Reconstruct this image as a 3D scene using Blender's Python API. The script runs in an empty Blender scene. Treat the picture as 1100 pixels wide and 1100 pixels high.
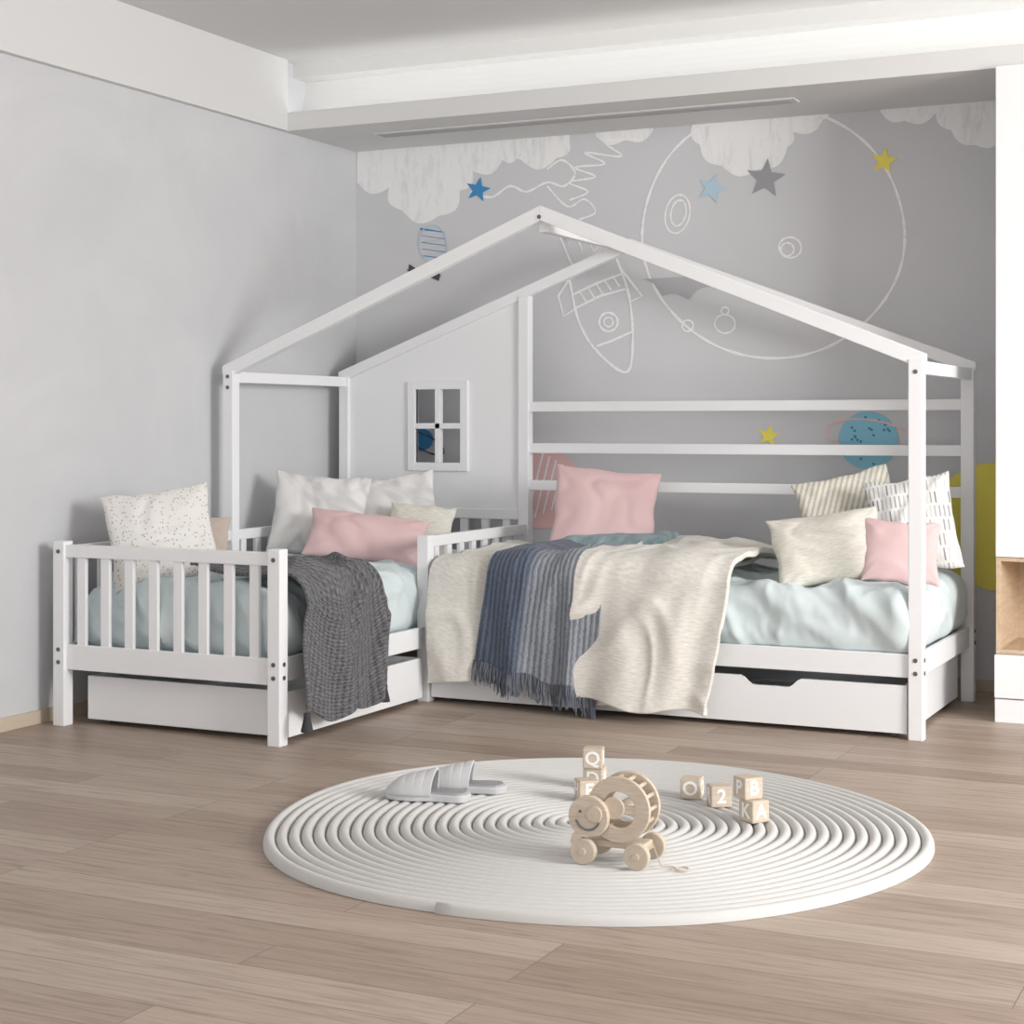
import bpy, bmesh, math, random
from mathutils import Vector, Matrix, noise
random.seed(4)
S=bpy.context.scene
try:
    S.view_settings.view_transform='Standard'; S.view_settings.look='None'
except Exception: pass

# ---------------------------------------------------------------- helpers
def lin(c):
    c=c/255.0
    return c/12.92 if c<=0.04045 else ((c+0.055)/1.055)**2.4
def rgb(r,g,b): return (lin(r),lin(g),lin(b),1)
def newmat(name,col,rough=0.6,spec=0.3,sheen=0.0):
    m=bpy.data.materials.new(name); m.use_nodes=True
    b=m.node_tree.nodes['Principled BSDF']
    b.inputs['Base Color'].default_value=col
    b.inputs['Roughness'].default_value=rough
    b.inputs['Specular IOR Level'].default_value=spec
    if sheen: b.inputs['Sheen Weight'].default_value=sheen
    return m
def N(m,t,**kw):
    n=m.node_tree.nodes.new(t)
    for k,v in kw.items(): setattr(n,k,v)
    return n
def L(m,a,b): m.node_tree.links.new(a,b)
def bsdf(m): return m.node_tree.nodes['Principled BSDF']
def coords(m,kind='Object',scale=(1,1,1),rot=(0,0,0)):
    tc=N(m,'ShaderNodeTexCoord'); mp=N(m,'ShaderNodeMapping')
    mp.inputs['Scale'].default_value=scale; mp.inputs['Rotation'].default_value=rot
    L(m,tc.outputs[kind],mp.inputs['Vector']); return mp.outputs['Vector']
def noise_tex(m,vec,scale,detail=4,rough=.5,dist=0):
    n=N(m,'ShaderNodeTexNoise'); n.inputs['Scale'].default_value=scale
    n.inputs['Detail'].default_value=detail; n.inputs['Roughness'].default_value=rough
    n.inputs['Distortion'].default_value=dist
    L(m,vec,n.inputs['Vector']); return n.outputs['Fac']
def ramp(m,fac,stops):
    r=N(m,'ShaderNodeValToRGB'); e=r.color_ramp.elements
    e[0].position=stops[0][0]; e[0].color=stops[0][1]
    e[1].position=stops[-1][0]; e[1].color=stops[-1][1]
    for p,c in stops[1:-1]:
        x=e.new(p); x.color=c
    L(m,fac,r.inputs['Fac']); return r.outputs['Color']
def bump(m,h,strength=.3,dist=.01,normal=None):
    b=N(m,'ShaderNodeBump'); b.inputs['Strength'].default_value=strength; b.inputs['Distance'].default_value=dist
    L(m,h,b.inputs['Height'])
    if normal: L(m,normal,b.inputs['Normal'])
    L(m,b.outputs['Normal'],bsdf(m).inputs['Normal']); return b.outputs['Normal']

def empty(name,loc=(0,0,0),rotz=0):
    e=bpy.data.objects.new(name,None); e.empty_display_size=.1
    e.location=loc; e.rotation_euler=(0,0,rotz)
    S.collection.objects.link(e); return e
def mesh_obj(name,verts,faces,mat=None,parent=None,smooth=False,uvs=None):
    me=bpy.data.meshes.new(name); me.from_pydata([tuple(v) for v in verts],[],faces); me.update()
    if uvs:
        ul=me.uv_layers.new(name='UVMap')
        for lp in me.loops: ul.data[lp.index].uv=uvs[lp.vertex_index]
    o=bpy.data.objects.new(name,me); S.collection.objects.link(o)
    if mat: me.materials.append(mat)
    if parent: o.parent=parent
    if smooth:
        for p in me.polygons: p.use_smooth=True
    return o
def bevel(o,w=.004,seg=2):
    m=o.modifiers.new('bevel','BEVEL'); m.width=w; m.segments=seg; m.limit_method='ANGLE'; m.angle_limit=math.radians(40)
def box(name,x0,x1,y0,y1,z0,z1,mat,parent=None,bv=.003):
    v=[(x0,y0,z0),(x1,y0,z0),(x1,y1,z0),(x0,y1,z0),(x0,y0,z1),(x1,y0,z1),(x1,y1,z1),(x0,y1,z1)]
    f=[(0,3,2,1),(4,5,6,7),(0,1,5,4),(1,2,6,5),(2,3,7,6),(3,0,4,7)]
    o=mesh_obj(name,v,f,mat,parent)
    if bv: bevel(o,bv)
    return o
def prism_xz(name,pts,y0,y1,mat,parent=None,bv=0):
    n=len(pts)
    v=[(p[0],y0,p[1]) for p in pts]+[(p[0],y1,p[1]) for p in pts]
    f=[tuple(range(n)),tuple(reversed(range(n,2*n)))]
    f+=[(i,n+i,n+(i+1)%n,(i+1)%n) for i in range(n)]
    o=mesh_obj(name,v,f,mat,parent)
    bm=bmesh.new(); bm.from_mesh(o.data); bmesh.ops.recalc_face_normals(bm,faces=bm.faces); bm.to_mesh(o.data); bm.free()
    if bv: bevel(o,bv)
    return o
def cyl(name,r,h,loc,rot,mat,parent=None,seg=40,bv=.002,r2=None):
    me=bpy.data.meshes.new(name); bm=bmesh.new()
    bmesh.ops.create_cone(bm,cap_ends=True,segments=seg,radius1=r,radius2=r if r2 is None else r2,depth=h)
    bm.to_mesh(me); bm.free()
    for p in me.polygons: p.use_smooth=len(p.vertices)==4
    o=bpy.data.objects.new(name,me); S.collection.objects.link(o); me.materials.append(mat)
    o.location=loc; o.rotation_euler=rot
    if parent: o.parent=parent
    if bv: bevel(o,bv)
    return o
def tube(name,pts,r,mat,parent=None,cyclic=False):
    cu=bpy.data.curves.new(name,'CURVE'); cu.dimensions='3D'; cu.bevel_depth=r; cu.bevel_resolution=3
    sp=cu.splines.new('POLY'); sp.points.add(len(pts)-1)
    for i,p in enumerate(pts): sp.points[i].co=(p[0],p[1],p[2],1)
    sp.use_cyclic_u=cyclic
    o=bpy.data.objects.new(name,cu); S.collection.objects.link(o); cu.materials.append(mat)
    if parent: o.parent=parent
    return o
def sm(a,b,x):
    t=max(0,min(1,(x-a)/(b-a))); return t*t*(3-2*t)
def nz(x,y,z=0): return noise.noise(Vector((x,y,z)))
def crease(x,y,s,f=3.0,warp=.6):
    wx=x*f+warp*nz(x*f*.6,y*f*.6,s+7.3); wy=y*f+warp*nz(x*f*.6,y*f*.6,s+19.1)
    v=nz(wx,wy,s); return max(0,1-abs(v)*3.2)**1.5
def softcrease(x,y,s,f=3.0,warp=.6):
    wx=x*f+warp*nz(x*f*.6,y*f*.6,s+7.3); wy=y*f+warp*nz(x*f*.6,y*f*.6,s+19.1)
    v=nz(wx,wy,s); return math.exp(-(v*3.6)**2)

# ---------------------------------------------------------------- materials
M_white=newmat('white_painted_wood',rgb(246,247,249),.38,.4)
M_bolt=newmat('bolt_metal',rgb(110,110,112),.4,.5); bsdf(M_bolt).inputs['Metallic'].default_value=.6
M_dark=newmat('dark_inside',rgb(120,120,122),.8)

M_wallL=newmat('plaster_wall',rgb(215,216,218),.85,.15)
v=coords(M_wallL); f=noise_tex(M_wallL,v,1.6,6,.6,.6)
L(M_wallL,ramp(M_wallL,f,[(.3,rgb(206,207,210)),(.7,rgb(216,217,219))]),bsdf(M_wallL).inputs['Base Color'])
f2=noise_tex(M_wallL,v,40,4); bump(M_wallL,f2,.06,.003)
M_wallB=newmat('wallpaper_grey',rgb(205,205,208),.85,.15)
v=coords(M_wallB); f=noise_tex(M_wallB,v,1.2,5,.6,.4)
L(M_wallB,ramp(M_wallB,f,[(.3,rgb(214,215,218)),(.7,rgb(220,220,223))]),bsdf(M_wallB).inputs['Base Color'])
M_ceil=newmat('ceiling_paint',rgb(224,224,224),.9,.1)
M_cove=newmat('cove_paint',rgb(229,229,228),.9,.1)

# floor : staggered planks running along X
M_floor=newmat('oak_plank_floor',rgb(190,170,155),.45,.3)
m=M_floor
v=coords(m,'Object')
br=N(m,'ShaderNodeTexBrick'); L(m,v,br.inputs['Vector'])
br.inputs['Scale'].default_value=1; br.inputs['Brick Width'].default_value=1.6; br.inputs['Row Height'].default_value=.15
br.inputs['Mortar Size'].default_value=.0013; br.inputs['Mortar Smooth'].default_value=.3; br.inputs['Bias'].default_value=0
br.offset=.37; br.offset_frequency=3
br.inputs['Color1'].default_value=(0,0,0,1); br.inputs['Color2'].default_value=(1,1,1,1); br.inputs['Mortar'].default_value=(.5,.5,.5,1)
base=ramp(m,br.outputs['Color'],[(0,rgb(168,149,134)),(.5,rgb(182,164,150)),(1,rgb(195,179,165))])
mul=N(m,'ShaderNodeVectorMath',operation='MULTIPLY_ADD'); L(m,br.outputs['Color'],mul.inputs[0]); mul.inputs[1].default_value=(7,5,3); L(m,v,mul.inputs[2])
mp=N(m,'ShaderNodeMapping'); mp.inputs['Scale'].default_value=(1.2,17,1); L(m,mul.outputs[0],mp.inputs['Vector'])
g=noise_tex(m,mp.outputs['Vector'],3.2,8,.62,.8)
gc=ramp(m,g,[(.3,rgb(170,161,153)),(.5,rgb(234,232,229)),(.72,rgb(255,255,255))])
mx=N(m,'ShaderNodeMix',data_type='RGBA',blend_type='MULTIPLY'); mx.inputs[0].default_value=.6
L(m,base,mx.inputs[6]); L(m,gc,mx.inputs[7])
mx2=N(m,'ShaderNodeMix',data_type='RGBA',blend_type='MIX'); L(m,br.outputs['Fac'],mx2.inputs[0])
L(m,mx.outputs[2],mx2.inputs[6]); mx2.inputs[7].default_value=rgb(118,102,90)
L(m,mx2.outputs[2],bsdf(m).inputs['Base Color'])
bump(m,g,.08,.003)

def fabric(name,col,col2=None,wscale=260,bstr=.25,nscale=9,rough=.9,streak=None,kind='UV'):
    m=newmat(name,col,rough,.1,.15)
    v=coords(m,kind)
    if col2:
        vv=coords(m,kind,scale=streak or (1,1,1))
        f=noise_tex(m,vv,nscale,5,.6)
        L(m,ramp(m,f,[(.38,col),(.62,col2)]),bsdf(m).inputs['Base Color'])
    f=noise_tex(m,v,wscale,2); bump(m,f,bstr,.002)
    return m
M_mint=fabric('mint_cotton',rgb(221,232,234),rgb(214,227,229),nscale=2)
M_cream=fabric('cream_melange',rgb(241,238,232),rgb(222,218,209),nscale=10,streak=(3,16,1))
M_creamP=fabric('cream_linen',rgb(235,232,223),rgb(217,213,201),nscale=10,streak=(3,18,1))
M_pink=fabric('pink_cotton',rgb(229,199,199),rgb(223,191,192),nscale=3)
M_beige=fabric('taupe_cotton',rgb(200,185,174))
M_marble=newmat('marbled_cotton',rgb(236,235,233),.9,.1,.15); m=M_marble
v=coords(m,'UV'); f=noise_tex(m,v,3.2,3,.5,1.0)
L(m,ramp(m,f,[(.44,rgb(238,237,235)),(.52,rgb(210,209,209)),(.60,rgb(236,235,233))]),bsdf(m).inputs['Base Color'])
M_dots=newmat('dotted_cotton',rgb(238,236,233),.9,.1,.15); m=M_dots
v=coords(m,'UV',scale=(38,38,38)); vo=N(m,'ShaderNodeTexVoronoi'); vo.inputs['Scale'].default_value=1.9; L(m,v,vo.inputs['Vector'])
L(m,ramp(m,vo.outputs['Distance'],[(.20,rgb(186,172,160)),(.27,rgb(235,233,230))]),bsdf(m).inputs['Base Color'])
M_dash=newmat('dash_print_cotton',rgb(234,233,231),.9,.1,.15); m=M_dash
v=coords(m,'UV')
b1=N(m,'ShaderNodeTexBrick'); L(m,v,b1.inputs['Vector']); b1.inputs['Scale'].default_value=1
b1.inputs['Brick Width'].default_value=.018; b1.inputs['Row Height'].default_value=.06
b1.inputs['Mortar Size'].default_value=.0060; b1.inputs['Mortar Smooth'].default_value=.1
b1.inputs['Color1'].default_value=rgb(234,233,231); b1.inputs['Color2'].default_value=rgb(140,138,140); b1.inputs['Mortar'].default_value=rgb(236,235,233); b1.inputs['Bias'].default_value=.05
L(m,b1.outputs['Color'],bsdf(m).inputs['Base Color'])
M_stripe=newmat('striped_linen',rgb(233,230,220),.9,.1,.15); m=M_stripe
v=coords(m,'UV',rot=(0,0,.5)); w=N(m,'ShaderNodeTexWave'); w.inputs['Scale'].default_value=14; w.inputs['Distortion'].default_value=1.2; w.inputs['Detail'].default_value=3; w.inputs['Detail Scale'].default_value=6
L(m,v,w.inputs['Vector']); L(m,ramp(m,w.outputs['Fac'],[(.2,rgb(200,193,176)),(.5,rgb(235,232,222))]),bsdf(m).inputs['Base Color'])
def knit(name,c1,c2,sx,band=None,noisec=None):
    m=newmat(name,c1,.95,.05,.2)
    v=coords(m,'UV'); w=N(m,'ShaderNodeTexWave'); w.bands_direction='X'; w.inputs['Scale'].default_value=sx
    w.inputs['Distortion'].default_value=2.2; w.inputs['Detail'].default_value=3; w.inputs['Detail Scale'].default_value=5
    L(m,v,w.inputs['Vector'])
    col=ramp(m,w.outputs['Fac'],[(.1,c2),(.7,c1)])
    if noisec:
        # cable pattern : zig-zag ribs
        w3=N(m,'ShaderNodeTexWave'); w3.bands_direction='Y'; w3.inputs['Scale'].default_value=22; w3.inputs['Distortion'].default_value=5; w3.inputs['Detail'].default_value=1; w3.inputs['Detail Scale'].default_value=3
        L(m,v,w3.inputs['Vector']); cc=ramp(m,w3.outputs['Fac'],[(.2,noisec[0]),(.8,noisec[1])])
        mx=N(m,'ShaderNodeMix',data_type='RGBA',blend_type='MIX'); mx.inputs[0].default_value=.5
        L(m,col,mx.inputs[6]); L(m,cc,mx.inputs[7]); col=mx.outputs[2]
    if band:
        sx_=N(m,'ShaderNodeSeparateXYZ'); L(m,v,sx_.inputs[0])
        mr=N(m,'ShaderNodeMapRange'); mr.inputs['From Min'].default_value=-3.26; mr.inputs['From Max'].default_value=-2.70
        L(m,sx_.outputs[0],mr.inputs['Value'])
        cc=ramp(m,mr.outputs[0],[(0,band[0]),(.36,band[0]),(.44,band[1]),(1,band[1])])
        mx=N(m,'ShaderNodeMix',data_type='RGBA',blend_type='MULTIPLY'); mx.inputs[0].default_value=1
        L(m,col,mx.inputs[6]); L(m,cc,mx.inputs[7]); col=mx.outputs[2]
    L(m,col,bsdf(m).inputs['Base Color'])
    n=bump(m,w.outputs['Fac'],.5,.006)
    if noisec: n=bump(m,w3.outputs['Fac'],.6,.006,n)
    f=noise_tex(m,v,120,3); bump(m,f,.6,.004,n)
    return m
M_knit=knit('charcoal_knit',rgb(122,122,125),rgb(86,86,90),13,None,(rgb(78,78,82),rgb(130,130,133)))
M_blue=knit('slate_blue_knit',rgb(160,165,173),rgb(124,130,140),13,(rgb(166,176,193),rgb(250,250,250)))
M_teal=fabric('teal_trim',rgb(130,152,158),rgb(160,180,184),nscale=20)
M_fringe=newmat('slate_fringe',rgb(112,118,130),.95,.05)
M_tassel=newmat('charcoal_tassel',rgb(72,72,76),.95,.05)
M_rug=newmat('rope_cotton',rgb(213,212,210),.9,.1,.1); m=M_rug
v=coords(m,'UV'); f=noise_tex(m,v,60,3); bump(m,f,.25,.003)
M_ply=newmat('beech_wood',rgb(222,205,184),.5,.3); m=M_ply
v=coords(m,'Object',scale=(3,3,30)); f=noise_tex(m,v,6,5,.6,.5)
L(m,ramp(m,f,[(.3,rgb(198,182,163)),(.7,rgb(219,205,188))]),bsdf(m).inputs['Base Color'])
M_oak=newmat('oak_veneer',rgb(205,176,146),.5,.3); m=M_oak
v=coords(m,'Object',scale=(20,2,20)); f=noise_tex(m,v,3,5,.6,.5)
L(m,ramp(m,f,[(.3,rgb(198,172,144)),(.7,rgb(220,198,172))]),bsdf(m).inputs['Base Color'])
M_slip=newmat('grey_felt',rgb(204,204,206),.95,.05,.2)
v=coords(M_slip); f=noise_tex(M_slip,v,180,3); bump(M_slip,f,.4,.002)
M_insole=newmat('insole_grey',rgb(168,168,171),.95,.05)
M_letter=newmat('letter_white',rgb(252,252,250),.6)
M_skirt=newmat('oak_skirting',rgb(205,190,172),.6)

# ---------------------------------------------------------------- room
XL,XR,YB,YF=-4.68,4.0,7.81,-2.5
floor=box('floor',XL-.1,XR,YF,YB+.1,-.1,0,M_floor,bv=0)
box('wall_left',XL-.1,XL,YF,YB+.1,0,3.0,M_wallL,bv=0)
box('wall_back',XL,XR,YB,YB+.1,0,3.0,M_wallB,bv=0)
box('ceiling',XL-.1,XR,YF,YB+.1,3.0,3.1,M_ceil,bv=0)
box('baseboard_left',XL,XL+.012,YF,YB,0,.055,M_skirt,bv=.002)
box('baseboard_back',XL+.012,XR,YB-.012,YB,0,.055,M_skirt,bv=.002)
box('trim_1',XL,XL+.035,YF,7.10,2.65,3.0,M_ceil,bv=.002)
prof=[(YB,2.65),(7.10,2.65),(7.10,2.74),(7.12,2.74),(7.12,2.72),(7.18,2.72)]
for i in range(11):
    a=i/10*math.pi/2
    prof.append((7.18+.14*math.sin(a),2.72+.21*(1-math.cos(a))))
prof+=[(7.20,2.93),(7.20,3.0),(YB,3.0)]
n=len(prof)
vs=[(XL,p[0],p[1]) for p in prof]+[(XR,p[0],p[1]) for p in prof]
fs=[tuple(range(n)),tuple(range(2*n-1,n-1,-1))]+[(i,(i+1)%n,n+(i+1)%n,n+i) for i in range(n)]
o=mesh_obj('ceiling_soffit',vs,fs,M_cove)
bm=bmesh.new(); bm.from_mesh(o.data); bmesh.ops.recalc_face_normals(bm,faces=bm.faces); bm.to_mesh(o.data); bm.free()
M_led=bpy.data.materials.new('led_strip_glow'); M_led.use_nodes=True
b_=bsdf(M_led); b_.inputs['Emission Color'].default_value=(1,.99,.97,1); b_.inputs['Emission Strength'].default_value=7.0
box('led_cove_strip',XL+.05,XR-.05,7.128,7.142,2.721,2.731,M_led,None,0)
vent=empty('ceiling_air_vent')
M_vent=newmat('vent_grey',rgb(185,185,187),.6)
box('vent_frame',-4.3,-2.15,7.34,7.44,2.643,2.65,M_ceil,vent,.001)
for i in range(4):
    box('vent_slot_%d'%i,-4.28,-2.17,7.352+i*.022,7.362+i*.022,2.639,2.644,M_vent,vent,0)

# ---------------------------------------------------------------- mural (flat painted artwork on the back wall)
YM=YB
def art(u,v_):            # artwork sheet coordinates -> wall (x,z) by the sheet homography
    a=(u-550)/1830.0
    t=YM/(.901+.4337*a)
    return ((-.4337+.901*a)*t, 1.2+(456-v_)/1830.0*t)
mural=empty('wall_mural')
layer=[0]
def flatpoly(name,pts,mat):
    layer[0]+=1; y=YM-.001-layer[0]*.00008
    pts=[art(*p) for p in pts]
    me=bpy.data.meshes.new(name); bm=bmesh.new()
    vv=[bm.verts.new((p[0],y,p[1])) for p in pts]
    es=[bm.edges.new((vv[i],vv[(i+1)%len(vv)])) for i in range(len(vv))]
    bmesh.ops.triangle_fill(bm,edges=es,use_beauty=True,use_dissolve=False)
    for f_ in bm.faces:
        f_.normal_update()
        if f_.normal.y>0: f_.normal_flip()
    bm.to_mesh(me); bm.free()
    o=bpy.data.objects.new(name,me); S.collection.objects.link(o); me.materials.append(mat); o.parent=mural
    return o
def stroke(name,pts,w,mat,closed=False):
    layer[0]+=1; y=YM-.001-layer[0]*.00008
    q=[Vector((*art(*p),)) for p in pts]; w=w*.0043
    n=len(q); vs=[];fs=[]
    for i in range(n):
        a=q[i-1] if (i>0 or closed) else q[i]; b=q[(i+1)%n] if (i<n-1 or closed) else q[i]
        d=(b-a); d=d.normalized() if d.length>0 else Vector((1,0))
        nn=Vector((-d.y,d.x)); ww=w*.5*(1+.25*math.sin(i*1.7))
        vs+=[(q[i].x+nn.x*ww,y,q[i].y+nn.y*ww),(q[i].x-nn.x*ww,y,q[i].y-nn.y*ww)]
    for i in range(n if closed else n-1):
        j=(i+1)%n; fs.append((2*i,2*i+1,2*j+1,2*j))
    return mesh_obj(name,vs,fs,mat,mural)
def ell(cx,cy,rx,ry,n=40,a0=0,a1=2*math.pi,rot=0):
    r=[]
    for i in range(n):
        a=a0+(a1-a0)*i/(n if abs(a1-a0-2*math.pi)<1e-6 else n-1)
        x,y=rx*math.cos(a),ry*math.sin(a)
        r.append((cx+x*math.cos(rot)-y*math.sin(rot),cy+x*math.sin(rot)+y*math.cos(rot)))
    return r
def star(cx,cy,r,rot=0):
    return [(cx+(r if i%2==0 else r*.42)*math.cos(rot-math.pi/2+i*math.pi/5),cy+(r if i%2==0 else r*.42)*math.sin(rot-math.pi/2+i*math.pi/5)) for i in range(10)]
def spline(pts,k=6):
    out=[]; n=len(pts)
    for i in range(n-1):
        p0=pts[max(0,i-1)];p1=pts[i];p2=pts[i+1];p3=pts[min(n-1,i+2)]
        for j in range(k):
            t=j/k
            out.append(tuple(.5*((2*p1[c])+(-p0[c]+p2[c])*t+(2*p0[c]-5*p1[c]+4*p2[c]-p3[c])*t*t+(-p0[c]+3*p1[c]-3*p2[c]+p3[c])*t**3) for c in (0,1)))
    out.append(pts[-1]); return out
def scallop(knots,depth=.32,k=10):
    out=[]
    for i in range(len(knots)-1):
        (x0,y0),(x1,y1)=knots[i],knots[i+1]; l=math.hypot(x1-x0,y1-y0)
        nx,ny=-(y1-y0)/l,(x1-x0)/l
        for j in range(k):
            t=j/k; b=math.sin(math.pi*t)*l*depth
            out.append((x0+(x1-x0)*t+nx*b,y0+(y1-y0)*t+ny*b))
    out.append(knots[-1]); return out
P_w=newmat('paint_chalk_white',rgb(240,240,240),.85,.1)
v=coords(P_w,'Object',scale=(9,1,2),rot=(0,.5,0)); f=noise_tex(P_w,v,3,6,.75,.5)
L(P_w,ramp(P_w,f,[(.30,rgb(228,228,230)),(.50,rgb(250,250,250))]),bsdf(P_w).inputs['Base Color'])
P_line=newmat('paint_line_white',rgb(254,254,254),.85,.1)
v=coords(P_line); f=noise_tex(P_line,v,60,4,.8)
L(P_line,ramp(P_line,f,[(.34,rgb(228,228,231)),(.46,rgb(254,254,254))]),bsdf(P_line).inputs['Base Color'])
P_b=newmat('paint_blue',rgb(78,150,204),.8,.1); P_lb=newmat('paint_light_blue',rgb(190,216,230),.8,.1)
P_y=newmat('paint_yellow',rgb(252,236,116),.8,.1); P_g=newmat('paint_grey',rgb(166,167,171),.8,.1)
P_g2=newmat('paint_mid_grey',rgb(188,188,192),.8,.1)
P_k=newmat('paint_charcoal',rgb(84,86,92),.8,.1); P_p=newmat('paint_pink',rgb(246,205,203),.8,.1)
P_pl=newmat('paint_planet_blue',rgb(150,208,230),.8,.1); P_d=newmat('paint_planet_dots',rgb(88,148,184),.8,.1)
def top(x): return 165-(x-383)*.0800-4
def bandn(name,kn,d=.3):
    out=[]
    for i in range(len(kn)-1):
        (x0,y0),(x1,y1)=kn[i],kn[i+1]; l=math.hypot(x1-x0,y1-y0)
        nx,ny=-(y1-y0)/l,(x1-x0)/l
        for j in range(10):
            t=j/10; b=math.sin(math.pi*t)*l*d
            out.append((x0+(x1-x0)*t+nx*b,y0+(y1-y0)*t+ny*b))
    out.append(kn[-1]); x0,x1=kn[0][0],kn[-1][0]
    flatpoly(name,[(x0,top(x0)-1)]+out+[(x1,top(x1)-1)],P_w)
bandn('cloud_a',[(384,196),(418,202),(432,226),(472,232),(494,205),(508,184),(540,172),(556,170)],.28)
bandn('cloud_b',[(550,152),(560,172),(598,170),(612,150)],.3)
bandn('cloud_c',[(640,146),(672,150),(702,140)],.25)
bandn('cloud_d',[(744,134),(752,156),(775,178),(815,182),(846,158),(852,142),(885,128),(890,124)],.24)
bandn('cloud_e',[(946,120),(972,130),(1005,122),(1022,140),(1048,156),(1076,150)],.22)
stroke('cloud_outline',spline([(505,206),(528,212),(548,200),(566,206),(588,196),(606,200),(618,186),(604,172),(588,182)]),2.6,P_line)
stroke('smoke_trail',spline([(612,215),(632,206),(612,196),(640,190),(618,180),(650,176),(628,164),(668,168),(650,152),(690,150)]),2.2,P_line)
stroke('smoke_trail_b',spline([(588,200),(610,222),(628,214),(640,228),(622,236)]),2.2,P_line)
stroke('moon_outline',[(831+141*math.cos(a)*(1+.008*math.sin(5*a)),250+135*math.sin(a)) for a in [i/90*2*math.pi for i in range(90)]],2.8,P_line,True)
for i,(cx,cy,rx,ry) in enumerate([(728,230,13,21),(729,229,8,14),(849,266,12,11),(846,268,7,7),(779,348,11,10),(739,350,6,6),(779,334,4,4)]):
    stroke('crater_%d'%i,ell(cx,cy,rx,ry,26,rot=.2),2.0,P_line,True)
stroke('rocket_body',spline([(612,300),(622,345),(642,378),(673,400),(680,368),(676,318),(662,276)]),3,P_line)
stroke('rocket_top',[(612,300),(636,286),(662,276)],3,P_line)
stroke('rocket_band_a',[(615,317),(642,304),(669,294)],2.4,P_line)
stroke('rocket_band_b',[(619,331),(645,318),(674,310)],2.4,P_line)
stroke('rocket_nose',[(641,372),(658,366),(680,356)],2.4,P_line)
stroke('rocket_port',ell(654,346,10,10,24),2.6,P_line,True)
stroke('rocket_port_in',ell(654,346,5,5,18),1.8,P_line,True)
stroke('rocket_fin_a',[(612,300),(600,318),(606,340),(618,332)],2.6,P_line)
stroke('rocket_fin_b',[(664,284),(676,300),(690,318),(678,324)],2.6,P_line)
for i in range(5): stroke('rocket_hatch_%d'%i,[(622+i*9,312-i*4),(630+i*9,324-i*4)],1.8,P_line)
stroke('rocket_flame',[(622,296),(612,278),(600,250),(612,262),(616,246),(626,268),(632,256),(638,270),(650,258),(652,279)],2.2,P_line)
flatpoly('star_blue',star(514,204,14,.2),P_b); flatpoly('star_yellow',star(950,173,15,.15),P_y)
flatpoly('star_grey',star(823,192,22,.1),P_g); flatpoly('star_light_blue',star(765,203,17,.3),P_lb)
flatpoly('star_small_yellow',star(826,468,13,.2),P_y)
flatpoly('grey_cloud',scallop([(690,300),(712,318),(740,322),(768,308),(782,290),(752,286),(716,286),(690,300)][::-1],.15),P_g2)
sc=[(452,246)]
for i in range(10): sc.append((452+(i%2)*26+i*.4,246+i*3.6))
stroke('balloon_scribble',sc,2.2,P_b); stroke('balloon_edge',ell(465,262,15,20,24),1.5,P_lb,True)
flatpoly('flag_a',[(440,284),(450,290),(448,299),(439,295)],P_k); flatpoly('flag_b',[(455,286),(474,290),(472,302),(458,296)],P_k)
stroke('flag_line',[(438,290),(456,292),(474,297)],1.6,P_k)
flatpoly('planet_pink',ell(584,525,42,43,48),P_p)
for i in range(6): stroke('planet_pink_stripe_%d'%i,[(566+i*9,560-i*4),(584+i*7,486+i*4)],2.0,P_line)
flatpoly('planet_blue',ell(933,473,32,31,44),P_pl)
for i in range(22):
    a=random.random()*6.28; r=random.random()**.5*27
    flatpoly('planet_dot_%d'%i,ell(933+r*math.cos(a),473+r*math.sin(a),1.5,1.5,8),P_d)
stroke('planet_ring',ell(933,468,46,17,50,rot=.12),1.8,P_p,True)
flatpoly('yellow_cloud',[(1012,600),(1002,580),(1004,550),(1014,520),(1040,500),(1075,496),(1110,505),(1110,634),(1062,634),(1030,620)],P_y)
flatpoly('planet_window',ell(452,472,14,12,30),P_b); stroke('planet_window_ring',ell(458,476,22,8,30,rot=.5),1.6,P_k,True)

# ---------------------------------------------------------------- bed frame
bed=empty('l_shaped_house_bed')
x0,x1,x2=-4.565,-3.547,-1.422; y0,y1,y2=5.352,6.505,7.521; PW=.028
RT=.325; RB=.235; FH=.715; EH=1.42
AX=(x0+x2)/2; APZ=2.10; EZ=1.478
def post(nm,x,y,h): return box(nm,x-PW,x+PW,y-PW,y+PW,0,h,M_white,bed,.004)
post('post_foot_left',x0,y0,.735); post('post_foot_right',x1,y0,.735)
post('post_corner',x1,y1,FH+.005)
post('post_eave_left',x0,y1,EZ-.03); post('post_back_left',x0,y2,EZ-.03)
post('post_eave_right',x2,y1,EZ-.03); post('post_back_right',x2,y2,EZ-.03)
slope=(APZ-EZ)/(AX-x0)
post('post_back_middle',x1,y2,EZ+slope*(x1-x0)-.055)
def rail_x(nm,xa,xb,y,za,zb,t=.022): return box(nm,xa+PW,xb-PW,y-t/2,y+t/2,za,zb,M_white,bed,.003)
def rail_y(nm,ya,yb,x,za,zb,t=.022): return box(nm,x-t/2,x+t/2,ya+PW,yb-PW,za,zb,M_white,bed,.003)
rail_x('foot_rail_low',x0,x1,y0,RB-.01,RT); rail_x('foot_rail_top',x0,x1,y0,.672,.722,.034)
rail_x('front_rail',x1,x2,y1,RB,RT); rail_x('back_rail_left',x0,x1,y2,RB,RT); rail_x('back_rail_right',x1,x2,y2,RB,RT)
rail_y('side_rail_left_a',y0,y1,x0,RB,RT); rail_y('side_rail_left_b',y1,y2,x0,RB,RT)
rail_y('side_rail_right',y0,y1,x1,RB,RT); rail_y('side_rail_mid',y1,y2,x1,RB,RT); rail_y('end_rail_right',y1,y2,x2,RB,RT)
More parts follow.
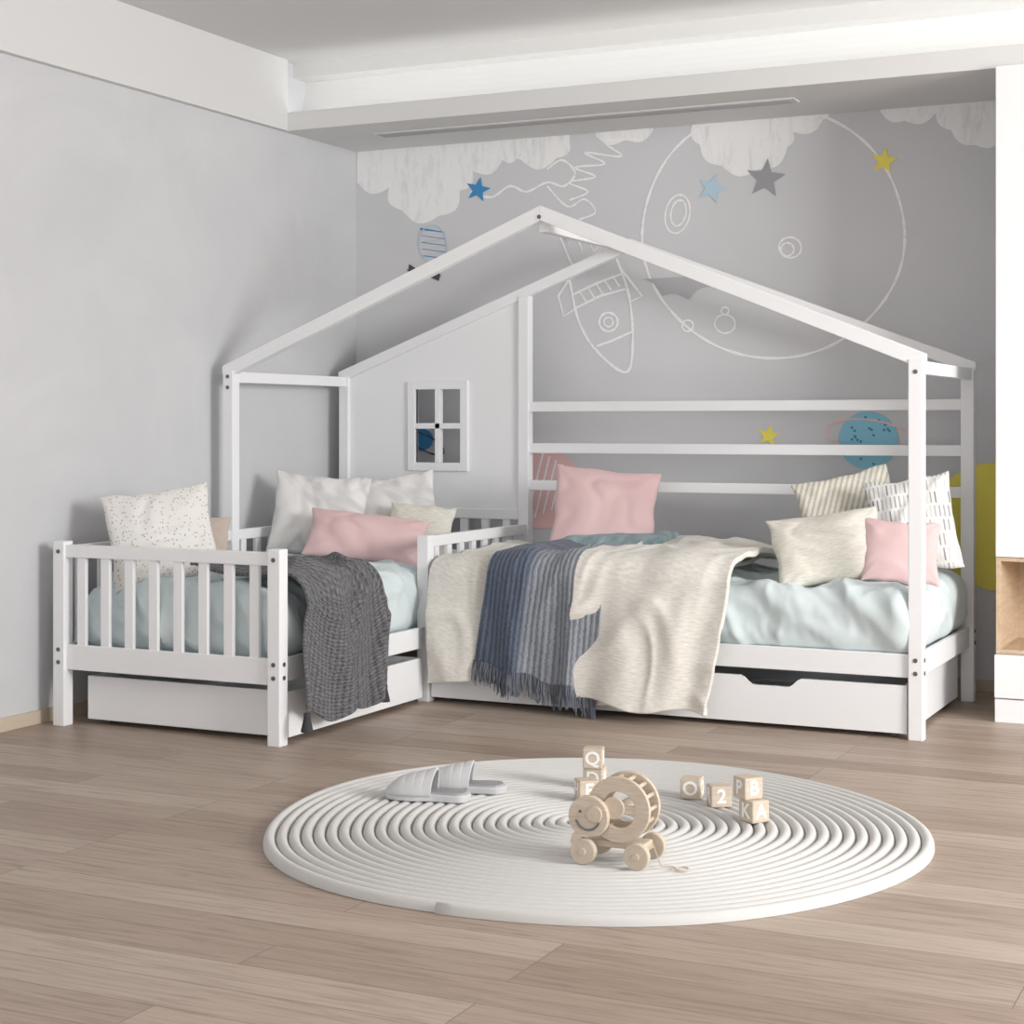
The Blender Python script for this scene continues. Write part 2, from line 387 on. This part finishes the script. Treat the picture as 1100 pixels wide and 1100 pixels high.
for nm,ya,yb,x in (('fence_left_a',y0,y1,x0),('fence_left_b',y1,y2,x0),('fence_mid',y1,y2,x1)):
    rail_y(nm+'_top',ya,yb,x,.668,.715,.034); k=8
    for i in range(k):
        yy=ya+(yb-ya)*(i+.75)/(k+.5)
        box('%s_slat_%d'%(nm,i),x-.009,x+.009,yy-.021,yy+.021,RT-.003,.67,M_white,bed,.002)
for i in range(8):
    xx=x0+(x1-x0)*(i+.85)/(8.7)
    box('foot_slat_%d'%i,xx-.021,xx+.021,y0-.009,y0+.009,RT-.003,.674,M_white,bed,.002)
rail_x('headboard_rail',x0,x1,y2,.735,.785,.03)
for i in range(8):
    xx=x0+(x1-x0)*(i+.85)/(8.7)
    box('head_slat_%d'%i,xx-.021,xx+.021,y2-.009,y2+.009,RT-.003,.737,M_white,bed,.002)
for i,z in enumerate((1.286,1.085,.905)):
    box('wall_rail_%d'%i,x1+PW,x2-PW,y2-.012,y2+.012,z-.024,z+.024,M_white,bed,.003)
box('slat_base_left',x0+.02,x1-.02,y0+.02,y2-.02,.27,.30,M_white,bed,0)
box('slat_base_right',x1+.02,x2-.02,y1+.02,y2-.02,.27,.30,M_white,bed,0)
for nm,x in (('eave_beam_left',x0),('eave_beam_right',x2)): box(nm,x-.02,x+.02,y1+PW,y2-PW,EZ-.085,EZ-.035,M_white,bed,.003)
box('ridge_beam',AX-.02,AX+.02,y1+.02,y2-.02,APZ-.09,APZ-.05,M_white,bed,.003)
def rafters(tag,y,apz,tv=.062):
    ov=.035
    for nm,xe,s in (('left',x0,-1),('right',x2,1)):
        xo=xe+s*ov; zo=EZ-slope*ov+.005
        pts=[(AX,apz),(xo,zo),(xo,zo-tv*.55),(xo-s*.02,zo-tv+slope*.02),(AX,apz-tv)]
        prism_xz('rafter_%s_%s'%(tag,nm),pts,y-.022,y+.022,M_white,bed,.003)
rafters('front',y1,2.118); rafters('back',y2,2.080,.056)
pz=lambda x: EZ+(2.08-EZ)/(AX-x0)*(x-x0)-.052
wx0,wx1,wz0,wz1=-4.15,-3.895,1.01,1.375
a,b=x0+PW,x1-PW; yp0,yp1=y2-.008,y2+.008
prism_xz('gable_panel_a',[(a,.78),(wx0,.78),(wx0,pz(wx0)),(a,pz(a))],yp0,yp1,M_white,bed)
prism_xz('gable_panel_b',[(wx1,.78),(b,.78),(b,pz(b)),(wx1,pz(wx1))],yp0,yp1,M_white,bed)
prism_xz('gable_panel_c',[(wx0,.78),(wx1,.78),(wx1,wz0),(wx0,wz0)],yp0,yp1,M_white,bed)
prism_xz('gable_panel_d',[(wx0,wz1),(wx1,wz1),(wx1,pz(wx1)),(wx0,pz(wx0))],yp0,yp1,M_white,bed)
fw=.042
for nm,c in (('l',(wx0-fw,wx0,wz0-fw,wz1+fw)),('r',(wx1,wx1+fw,wz0-fw,wz1+fw)),('b',(wx0,wx1,wz0-fw,wz0)),('t',(wx0,wx1,wz1,wz1+fw)),
             ('mv',((wx0+wx1)/2-.014,(wx0+wx1)/2+.014,wz0,wz1)),('mh',(wx0,wx1,(wz0+wz1)/2-.014,(wz0+wz1)/2+.014))):
    box('window_frame_'+nm,c[0],c[1],y2-.024,y2+.012,c[2],c[3],M_white,bed,.002)
H=math.pi/2
def bolt(x,y,z,ax='y'):
    o=cyl('bolt',.0085,.004,(x,y,z),(H,0,0) if ax=='y' else (0,H,0),M_bolt,bed,16,0)
for (x,y) in ((x0,y0),(x1,y0),(x2,y1)):
    for z in (.255,.305): bolt(x,y-PW-.001,z)
bolt(x0,y0-PW-.001,.695); bolt(x1,y0-PW-.001,.695)
for z in (.255,.305): bolt(x1+PW+.001,y0,z,'x'); bolt(x2+PW+.001,y1,z,'x'); bolt(x2+PW+.001,y2,z,'x')
bolt(x2,y1-PW-.001,1.40); bolt(x0,y1-PW-.001,1.42); bolt(AX,y1-.024,APZ-.03); bolt(x0+.0,y1-PW-.001,1.37)

def drawer(nm,xa,xb,ya,yb,za,zb,cut=None):
    d=empty(nm); t=.016
    if cut is None: box('panel_front',xa,xb,ya,ya+t,za,zb,M_white,d,.002)
    else:
        ca,cb,cd=cut; p=[(xa,za),(xb,za),(xb,zb)]
        k=16
        for i in range(k+1):
            u=1-2*i/k; xx=(ca+cb)/2+u*(cb-ca)/2
            p.append((xx,zb-cd*sm(0,.42,1-abs(u))))
        p.append((xa,zb))
        prism_xz('panel_front',p,ya,ya+t,M_white,d)
    box('panel_back',xa,xb,yb-t,yb,za,zb,M_white,d,.002)
    box('panel_left',xa,xa+t,ya+t,yb-t,za,zb,M_white,d,.002); box('panel_right',xb-t,xb,ya+t,yb-t,za,zb,M_white,d,.002)
    box('panel_bottom',xa+t,xb-t,ya+t,yb-t,za+.01,za+.02,M_white,d,0)
    for x in (xa+.06,xb-.06):
        for y in (ya+.06,yb-.06): cyl('caster',.014,.02,(x,y,.014),(H,0,0),M_bolt,d,20,0)
    return d
drawer('trundle_drawer',x1+.035,x2-.036,y1-.012,y2-.05,.022,.205,(-2.12,-1.87,.035))
drawer('trundle_drawer',x0+.075,x1+.012,y0+.06,y1-.05,.022,.195)

# ---------------------------------------------------------------- mattresses with mint bedding
def mattress(xa,xb,ya,yb,za,zb,seed,res=(46,60)):
    nx,ny=res; nzs=10; r=.07
    me=bpy.data.meshes.new('mattress'); bm=bmesh.new()
    bmesh.ops.create_cube(bm,size=1.0)
    for e_ax,cuts in ((0,nx),(1,ny),(2,nzs)):
        es=[e for e in bm.edges if abs((e.verts[0].co-e.verts[1].co)[e_ax])>.99*abs((e.verts[0].co-e.verts[1].co).length) and (e.verts[0].co-e.verts[1].co).length>.9]
        bmesh.ops.subdivide_edges(bm,edges=es,cuts=cuts,use_grid_fill=True)
    c=Vector(((xa+xb)/2,(ya+yb)/2,(za+zb)/2)); h=Vector(((xb-xa)/2,(yb-ya)/2,(zb-za)/2))
    for v_ in bm.verts:
        p=Vector((v_.co.x*2*h.x,v_.co.y*2*h.y,v_.co.z*2*h.z))
        inner=Vector((max(-h.x+r,min(h.x-r,p.x)),max(-h.y+r,min(h.y-r,p.y)),max(-h.z+r,min(h.z-r,p.z))))
        d=p-inner; nrm=d.normalized() if d.length>1e-6 else Vector((0,0,0))
        if d.length>1e-6: p=inner+nrm*r
        w=c+p
        k=sm(-h.z,-h.z*.4,p.z)
        q=(w.x+w.z*.8,w.y+w.z*.8)
        dis=(.028*softcrease(q[0],q[1]*.6,seed,2.6,1.2)+.020*crease(q[0]*.8,q[1]*.6,seed+5,6,1.2)+.009*crease(q[0],q[1],seed+9,11,1)+.02*nz(q[0]*3,q[1]*3,seed+2)-.016)*k
        v_.co=w+nrm*dis
    bm.to_mesh(me); bm.free()
    for p_ in me.polygons: p_.use_smooth=True
    uv=me.uv_layers.new(name='UVMap')
    for lp in me.loops:
        co=me.vertices[lp.vertex_index].co; uv.data[lp.index].uv=(co.x+co.z,co.y+co.z)
    o=bpy.data.objects.new('mattress',me); S.collection.objects.link(o); me.materials.append(M_mint)
    s=o.modifiers.new('sub','SUBSURF'); s.levels=1; s.render_levels=1
    return o
mattress(x0+.035,x1-.026,y0+.045,y2-.04,.302,.570,1.0,(80,150))
mattress(x1+.035,x2-.012,y1-.002,y2-.04,.302,.558,9.0,(150,80))

# ---------------------------------------------------------------- draped textiles
def drape(name,a0,a1,back,edge,ztop,zbot,mat,axis='y',parent=None,na=110,ns=110,off=.02,r=.05,
          fold=.03,freq=5,seed=0,topw=.012,thick=.012,botvar=None,skew=None,backvar=None,topfold=0,slant=.5,soft=False,hangw=.25):
    verts=[];uvs=[];faces=[]
    cr=softcrease if soft else crease
    for i in range(na+1):
        u=i/na
        bk=back+(backvar(u) if backvar else 0)
        zb=zbot+(botvar(u) if botvar else 0)
        Lt=abs(edge-bk)-r; Lc=r*math.pi/2; Lh=(ztop-r)-zb; Lall=Lt+Lc+Lh
        for j in range(ns+1):
            s=Lall*j/ns
            a=a0+(a1-a0)*u
            fr=s/Lall
            if skew: a+=skew(u,fr)
            if s<Lt: o=s; z=ztop; no,nzv=0,1; hang=0
            elif s<Lt+Lc:
                t=(s-Lt)/r; o=Lt+r*math.sin(t); z=ztop-r+r*math.cos(t); no,nzv=math.sin(t),math.cos(t); hang=0
            else:
                o=Lt+r; z=ztop-r-(s-Lt-Lc); no,nzv=1,0; hang=(s-Lt-Lc)
            hk=sm(-.05,.38,hang)
            q=a*freq+1.1*nz(a*freq*.35,hang*1.0,seed)+hang*slant
            F=(.5+.5*math.sin(q*2*math.pi*.5))**1.3
            F2=.5+.5*math.sin(q*2*math.pi*1.07+1.3+2*nz(a*2,s*1.0,seed+3))
            disp=fold*(F*.8+F2*.35)*(.15+.85*hk)
            tk=1-hk
            disp+=topw*(cr(a+.4*s,s*.7,seed,2.6,1.0)*1.2+cr(a*1.2+.3*s,s*.8,seed+4,5,1.0)*.7)*(hangw+(1-hangw)*tk)
            disp+=topw*.8*nz(a*4,s*3,seed+8)
            disp+=topfold*F*tk*sm(0,.1,s/Lt)
            disp+=off
            a+=.010*hk*math.sin(q*2*math.pi*.5+1.2)
            O=o+disp*no; Z=z+disp*nzv
            if axis=='y': P=(a,bk-O,Z)
            else: P=(bk+O,a,Z)
            verts.append(P); uvs.append((a if not skew else a0+(a1-a0)*u,s))
    for i in range(na):
        for j in range(ns):
            k=i*(ns+1)+j; q4=(k,k+1,k+ns+2,k+ns+1)
            faces.append(q4 if axis=='y' else q4[::-1])
    o=mesh_obj(name,verts,faces,mat,parent,True,uvs)
    m1=o.modifiers.new('solid','SOLIDIFY'); m1.thickness=thick; m1.offset=-1
    m2=o.modifiers.new('sub','SUBSURF'); m2.levels=1; m2.render_levels=1
    return o,verts,ns,na
duvet=empty('duvet')
drape('duvet_body',-3.50,-2.30,7.32,6.475,.588,.065,M_cream,parent=duvet,off=.022,fold=.052,freq=4.6,seed=3,topw=.018,thick=.02,na=170,ns=150,slant=-1.1,soft=True,hangw=.6,
      botvar=lambda u:.03*math.sin(u*7)+.02,backvar=lambda u:-.06*math.sin(u*5),skew=lambda u,f:.10*u*(1-f)+.0)
drape('duvet_fold',-2.82,-2.235,7.30,6.447,.612,.045,M_cream,parent=duvet,off=.042,fold=.056,freq=4.8,seed=17,topw=.021,thick=.024,na=130,ns=150,slant=1.6,soft=True,hangw=.7,
      botvar=lambda u:.03*(1-u)+.015*math.sin(u*9),backvar=lambda u:-.05*u,skew=lambda u,f:(.17*(1-f)*u+.13*(1-f)*(1-u)+.05*math.sin(f*3.14)*(u-.3)))
throw=empty('fringed_throw_blanket')
bv=lambda u:.20-.10*u+.012*math.sin(u*18)
_,bvs,bns,bna=drape('blanket_body',-3.25,-2.69,7.18,6.442,.612,0,M_blue,parent=throw,off=.044,fold=.040,freq=7.0,seed=22,topw=.010,thick=.010,na=140,ns=130,
      botvar=bv,topfold=.016,skew=lambda u,f:(.07*(1-f)*u+.16*(1-f)*(1-u)))
drape('teal_lining',-3.10,-2.66,7.27,6.98,.640,.61,M_teal,parent=throw,off=.060,fold=.01,freq=7,seed=25,topw=.010,thick=.03,na=60,ns=24)
fv=[];ff=[]
for i in range(0,bna+1,2):
    p=Vector(bvs[i*(bns+1)+bns])
    for k in range(2):
        ln=.085+random.random()*.03; dx=(random.random()-.5)*.03; dy=-random.random()*.015
        q=p+Vector(((random.random()-.5)*.006,.006,.01)); pr=[q,q+Vector((dx*.4,dy,-ln*.5)),q+Vector((dx,dy*.6,-ln))]
        b0=len(fv)
        for t,pt in enumerate(pr):
            rr=(.0030,.0028,.0022)[t]
            for c in range(4):
                an=c*math.pi/2; fv.append((pt.x+rr*math.cos(an),pt.y+rr*math.sin(an),pt.z))
        for t in range(2):
            for c in range(4): ff.append((b0+t*4+c,b0+t*4+(c+1)%4,b0+(t+1)*4+(c+1)%4,b0+(t+1)*4+c))
mesh_obj('fringe',fv,ff,M_fringe,throw)
kt=empty('knit_throw_blanket')
_,kv,kns,kna=drape('knit_body',5.40,5.96,-4.02,-3.508,.585,.125,M_knit,axis='x',parent=kt,off=.034,fold=.050,freq=6.5,seed=31,topw=.016,thick=.014,na=140,ns=140,
      botvar=lambda u:.01-.06*math.sin(u*3.1)+.02*math.sin(u*14),topfold=.024,skew=lambda u,f:(.05*(1-f)*(1-u)-.04*(1-f)*u-.05*sm(.55,1,f)*(1-u)+.03*sm(.55,1,f)*u),backvar=lambda u:.1*math.sin(u*4))
for i,yy in ((0,5.42),(kna,6.0)):
    p=Vector(kv[i*(kns+1)+kns])
    cyl('tassel_head',.013,.02,(p.x,p.y,p.z-.012),(0,0,0),M_tassel,kt,16,.003)
    cyl('tassel_skirt',.024,.055,(p.x,p.y,p.z-.045),(0,0,0),M_tassel,kt,18,.002,r2=.012)

# ---------------------------------------------------------------- cushions
def cushion(cx,cy,cz,w,h,t,roll,tilt,yaw,mat,seed=0,name='cushion',pin=.07):
    n=44; vs=[];uv=[];fs=[]
    for side in (1,-1):
        for i in range(n+1):
            for j in range(n+1):
                u=-1+2*i/n; v_=-1+2*j/n
                u=math.sin(u*math.pi/2)*.35+u*.65; v_=math.sin(v_*math.pi/2)*.35+v_*.65
                e=max(0,(1-u*u))*max(0,(1-v_*v_))
                X=w/2*u*(1-pin*(1-v_*v_)); Z=h/2*v_*(1-pin*(1-u*u))
                T=t/2*e**.46
                c1=softcrease(u*.5,v_*.5,seed+side*3,2.6,1.2); rad=math.hypot(abs(u)-1,abs(v_)-1)
                ang=math.atan2(1-abs(v_),1-abs(u)+1e-6)
                rad_w=math.sin(ang*9+seed)*.08*max(0,1-rad)
                T*=1+.12*nz(u*1.6,v_*1.6,seed+side)-.17*c1*(e>0)+rad_w
                Z+=.012*nz(u*2,3,seed); X+=.012*nz(5,v_*2,seed)
                vs.append((X,-side*T,Z)); uv.append((X+w,Z+h))
    K=(n+1)**2
    for i in range(n):
        for j in range(n):
            k=i*(n+1)+j; fs.append((k,k+n+1,k+n+2,k+1)); fs.append((K+k,K+k+1,K+k+n+2,K+k+n+1))
    me=bpy.data.meshes.new(name); me.from_pydata(vs,[],fs)
    ul=me.uv_layers.new(name='UVMap')
    for lp in me.loops: ul.data[lp.index].uv=uv[lp.vertex_index]
    bm=bmesh.new(); bm.from_mesh(me); bmesh.ops.remove_doubles(bm,verts=bm.verts,dist=1e-5)
    bmesh.ops.recalc_face_normals(bm,faces=bm.faces); bm.to_mesh(me); bm.free()
    for p in me.polygons: p.use_smooth=True
    me.materials.append(mat)
    o=bpy.data.objects.new(name,me); S.collection.objects.link(o)
    d=math.radians
    R=Matrix.Rotation(d(yaw),4,'Z')@Matrix.Rotation(d(-tilt),4,'X')@Matrix.Rotation(d(roll),4,'Y')
    o.matrix_world=Matrix.Translation((cx,cy,cz))@R
    s=o.modifiers.new('sub','SUBSURF'); s.levels=1; s.render_levels=1
    return o
cushion(-4.27,5.60,.745,.44,.42,.16,-9,24,38,M_dots,1)
cushion(-4.35,5.80,.675,.46,.32,.13,4,20,40,M_beige,2)
cushion(-4.30,6.84,.770,.46,.42,.16,6,22,30,M_marble,3)
cushion(-4.06,7.15,.765,.42,.40,.15,-10,18,24,M_marble,4)
cushion(-3.86,7.02,.705,.32,.26,.12,6,24,20,M_creamP,5)
cushion(-3.96,6.70,.685,.56,.25,.15,8,34,26,M_pink,6)
cushion(-2.98,7.16,.795,.49,.45,.18,6,25,24,M_pink,7)
cushion(-1.86,7.22,.805,.43,.40,.16,-14,22,20,M_stripe,8)
cushion(-1.56,7.06,.785,.36,.42,.16,-10,18,8,M_dash,9)
cushion(-1.83,6.74,.702,.46,.31,.16,-9,26,22,M_creamP,10)
cushion(-1.55,6.80,.690,.31,.27,.13,5,24,20,M_pink,11)

# ---------------------------------------------------------------- rug (spiral rope)
RC=(-1.98,4.64); pitch=.0358; turns=27; seg=120
vs=[];uv=[];fs=[]; prof=[(-.5,0),(-.48,.42),(-.36,.76),(-.19,.95),(0,1),(.19,.95),(.36,.76),(.48,.42),(.5,0)]
tot=turns*seg; ln=0
for i in range(tot+1):
    th=-math.pi/2+i/seg*2*math.pi
    r=.970-pitch*i/seg
    r=max(r,.004)
    wob=1+.010*math.sin(3*th+1)+.006*math.sin(5*th)
    c,s_=math.cos(th),math.sin(th)
    endk=sm(-1,14,i)
    for a,hh in prof:
        rr=(r-(1-endk)*pitch*.45+a*pitch*1.0*(.35+.65*endk))*wob
        vs.append((RC[0]+rr*c,RC[1]+rr*s_,.001+.027*hh)); uv.append((ln,a*.05))
    ln+=2*math.pi*r/seg
k=len(prof)
for i in range(tot):
    for j in range(k-1):
        p=i*k+j; fs.append((p,p+k,p+k+1,p+1))
fs.append(tuple(range(k)))
o=mesh_obj('round_braided_rug',vs,fs,M_rug,None,True,uv)
bm=bmesh.new(); bm.from_mesh(o.data); bmesh.ops.recalc_face_normals(bm,faces=bm.faces); bm.to_mesh(o.data); bm.free()
RZ=.0282

# ---------------------------------------------------------------- alphabet blocks
def block(x,y,z,yaw,front,side,s=.064):
    e=empty('alphabet_block',(x,y,z),math.radians(yaw)); h=s/2
    box('cube_body',-h,h,-h,h,0,s,M_ply,e,.004)
    for ch,loc,rot in ((front,(0,-h-.0006,h),(H,0,0)),(side,(h+.0006,0,h),(H,0,H)),(side,(-h-.0006,0,h),(H,0,-H))):
        cu=bpy.data.curves.new('letter','FONT'); cu.body=ch; cu.size=s*.92; cu.align_x='CENTER'; cu.align_y='CENTER'; cu.extrude=.0006; cu.offset=.0012
        o=bpy.data.objects.new('letter',cu); S.collection.objects.link(o); cu.materials.append(M_letter)
        o.location=loc; o.rotation_euler=rot; o.parent=e
block(-2.147,5.08,RZ,8,'D','A'); block(-2.150,5.075,RZ+.0645,16,'Q','B')
block(-2.10,4.90,RZ,40,'E','H')
block(-1.812,5.07,RZ,8,'O','O'); block(-1.70,5.00,RZ,34,'2','R')
block(-1.54,4.85,RZ,58,'A','K'); block(-1.562,4.86,RZ+.0645,52,'B','P')

# ---------------------------------------------------------------- slippers
def slipper(x,y,yaw):
    e=empty('slipper',(x,y,RZ),math.radians(yaw))
    LN=.275
    def halfw(t):
        if t<.28: b=.052*math.sqrt(max(0,1-(1-t/.28)**2))
        elif t<.88: b=.052
        else: b=.052*math.sqrt(max(0,1-((t-.88)/.12)**2))
        return b*(1-.20*sm(.35,.62,t)+.08*sm(.65,.85,t))
    n=30; ts=[.5-.5*math.cos(math.pi*i/n) for i in range(n+1)]
    def plate(nm,z0,z1,sc,mat):
        pts=[(-LN/2+LN*t*1.0,halfw(t)*sc) for t in ts]+[(-LN/2+LN*t,-halfw(t)*sc) for t in ts[::-1][1:-1]]
        pts=[(p[0]*sc,p[1]) for p in pts]
        m_=len(pts); v2=[(p[0],p[1],z0) for p in pts]+[(p[0],p[1],z1) for p in pts]
        f2=[tuple(range(m_))[::-1],tuple(range(m_,2*m_))]+[(i,(i+1)%m_,m_+(i+1)%m_,m_+i) for i in range(m_)]
        o=mesh_obj(nm,v2,f2,mat,e); bm=bmesh.new(); bm.from_mesh(o.data); bmesh.ops.recalc_face_normals(bm,faces=bm.faces); bm.to_mesh(o.data); bm.free()
        bevel(o,.005,3)
    plate('sole',0,.024,1.0,M_slip); plate('insole',.022,.029,.93,M_insole)
    def vamp(nm,t0,t1,h0,h1,lean):
        v3=[];f3=[];nu=10;nv=20
        for i in range(nu+1):
            t=t0+(t1-t0)*i/nu; hw=halfw(t)+.003; hh=h0+(h1-h0)*math.sin(i/nu*math.pi/2)
            for j in range(nv+1):
                an=math.pi*j/nv; s_=math.sin(an)
                v3.append((-LN/2+LN*t+lean*s_*(i/nu),hw*math.cos(an)*(1-.04*s_),.016+hh*s_**.65))
        for i in range(nu):
            for j in range(nv):
                k_=i*(nv+1)+j; f3.append((k_,k_+nv+1,k_+nv+2,k_+1))
        o=mesh_obj(nm,v3,f3,M_slip,e,True)
        q=o.modifiers.new('s','SOLIDIFY'); q.thickness=.007; q.offset=0
        q=o.modifiers.new('b','SUBSURF'); q.levels=1; q.render_levels=1
    vamp('toe_cap',.01,.30,.008,.058,.0)
    vamp('vamp_band_a',.26,.38,.055,.066,.004); vamp('vamp_band_b',.35,.48,.060,.073,.008); vamp('vamp_band_c',.45,.58,.066,.080,.012)
slipper(-2.55,4.69,12); slipper(-2.50,4.84,18)

# ---------------------------------------------------------------- wooden elephant pull toy
T=empty('wooden_elephant_toy',(-1.725,4.245,RZ),math.radians(2))
def ring(name,R,r0,t,loc,mat,seg=48):
    vs=[];fs=[]
    for i in range(seg):
        a=2*math.pi*i/seg; c,s_=math.cos(a),math.sin(a)
        for rr,yy in ((R,-t/2),(R,t/2),(r0,t/2),(r0,-t/2)): vs.append((rr*c,yy,rr*s_))
    for i in range(seg):
        j=(i+1)%seg
        for k_ in range(4): fs.append((i*4+k_,i*4+(k_+1)%4,j*4+(k_+1)%4,j*4+k_))
    o=mesh_obj(name,vs,fs,mat,T); o.location=loc
    bm=bmesh.new(); bm.from_mesh(o.data); bmesh.ops.recalc_face_normals(bm,faces=bm.faces); bm.to_mesh(o.data); bm.free()
    bevel(o,.002); return o
bc=(.015,0,.148)
for y in (-.040,.040): ring('body_disc',.088,.048,.014,(bc[0],y,bc[2]),M_ply)
for i in range(14):
    a=i/14*2*math.pi; cyl('body_dowel',.006,.080,(bc[0]+.076*math.cos(a),0,bc[2]+.076*math.sin(a)),(H,0,0),M_ply,T,12,0)
cyl('ear_disc',.030,.010,(bc[0]-.01,-.052,bc[2]+.005),(H,0,0),M_ply,T)
box('cross_bar',bc[0]-.08,bc[0]+.08,-.046,-.036,bc[2]-.012,bc[2]+.012,M_ply,T,.003)
cyl('hub',.016,.10,bc,(H,0,0),M_ply,T,24)
hp=[(-.06+.056*math.cos(a),.128+.056*math.sin(a)) for a in [math.radians(d) for d in range(-60,231,10)]]
hp+=[(-.105,.080),(-.112,.058),(-.100,.048),(-.086,.056),(-.080,.072),(-.062,.076)]
prism_xz('head',hp,-.075,-.055,M_ply,T,.002)
tube('smile',[(-.06+.034*math.cos(a),-.076,.128+.034*math.sin(a)) for a in [math.radians(d) for d in range(195,350,12)]],.003,M_dark,T)
cyl('eye',.004,.004,(-.082,-.076,.142),(H,0,0),M_dark,T,16,0)
cyl('ear',.022,.008,(-.040,-.079,.138),(H,0,0),M_ply,T)
box('chassis',-.085,.085,-.035,.035,.042,.060,M_ply,T,.004)
for x in (-.075,.075):
    cyl('axle',.006,.15,(x,0,.035),(H,0,0),M_ply,T,14,0)
    for y in (-.066,.066):
        cyl('wheel',.035,.022,(x,y,.035),(H,0,0),M_ply,T,40,.003); cyl('wheel_cap',.010,.006,(x,y*1.19,.035),(H,0,0),M_ply,T,20,.001)
tube('pull_string',[(.085,.03,.05),(.11,.0,.02),(.13,-.025,.004),(.15,-.01,.004),(.17,-.02,.004)],.0015,M_ply,T)
tube('pull_ring',[(.185+.018*math.cos(a),-.025+.018*math.sin(a),.004) for a in [i/20*2*math.pi for i in range(20)]],.0022,M_ply,T,True)

# ---------------------------------------------------------------- storage cabinet at right
cab=empty('storage_cabinet'); cx0,cx1=-1.225,-.1
box('tall_door',cx0,cx1,7.05,7.79,.665,2.648,M_white,cab,.003)
box('niche_left',cx0,cx0+.018,7.06,7.79,.275,.663,M_oak,cab,.001)
box('niche_right',cx1-.018,cx1,7.06,7.79,.275,.663,M_oak,cab,.001)
box('niche_top',cx0+.018,cx1-.018,7.06,7.79,.647,.663,M_oak,cab,.001)
box('niche_floor',cx0+.018,cx1-.018,7.06,7.79,.275,.291,M_oak,cab,.001)
box('niche_back',cx0+.018,cx1-.018,7.50,7.52,.291,.647,M_oak,cab,0)
box('drawer_front',cx0,cx1,7.02,7.79,.10,.273,M_white,cab,.003)
box('drawer_plinth',cx0,cx1,7.03,7.79,0,.095,M_white,cab,.003)

# ---------------------------------------------------------------- lights
w=bpy.data.worlds.new('world'); S.world=w; w.use_nodes=True
bg=w.node_tree.nodes['Background']; bg.inputs[0].default_value=(.99,.994,1,1); bg.inputs[1].default_value=1.42
def area(name,loc,target,sx,sy,e,col=(1,1,1)):
    l=bpy.data.lights.new(name,'AREA'); l.shape='RECTANGLE'; l.size=sx; l.size_y=sy; l.energy=e; l.color=col
    o=bpy.data.objects.new(name,l); S.collection.objects.link(o); o.location=loc
    o.rotation_euler=(Vector(target)-Vector(loc)).to_track_quat('-Z','Y').to_euler(); return o
area('window_light',(3.6,3.9,2.1),(-2.9,6.8,.5),1.8,1.7,270,(1,.99,.97))

cam=bpy.data.cameras.new('camera'); co=bpy.data.objects.new('camera',cam); S.collection.objects.link(co)
co.location=(0,0,1.2); co.rotation_euler=(math.pi/2,0,math.radians(25.7))
cam.sensor_width=36; cam.lens=59.9; cam.shift_y=-.0855; cam.clip_start=.05
S.camera=co
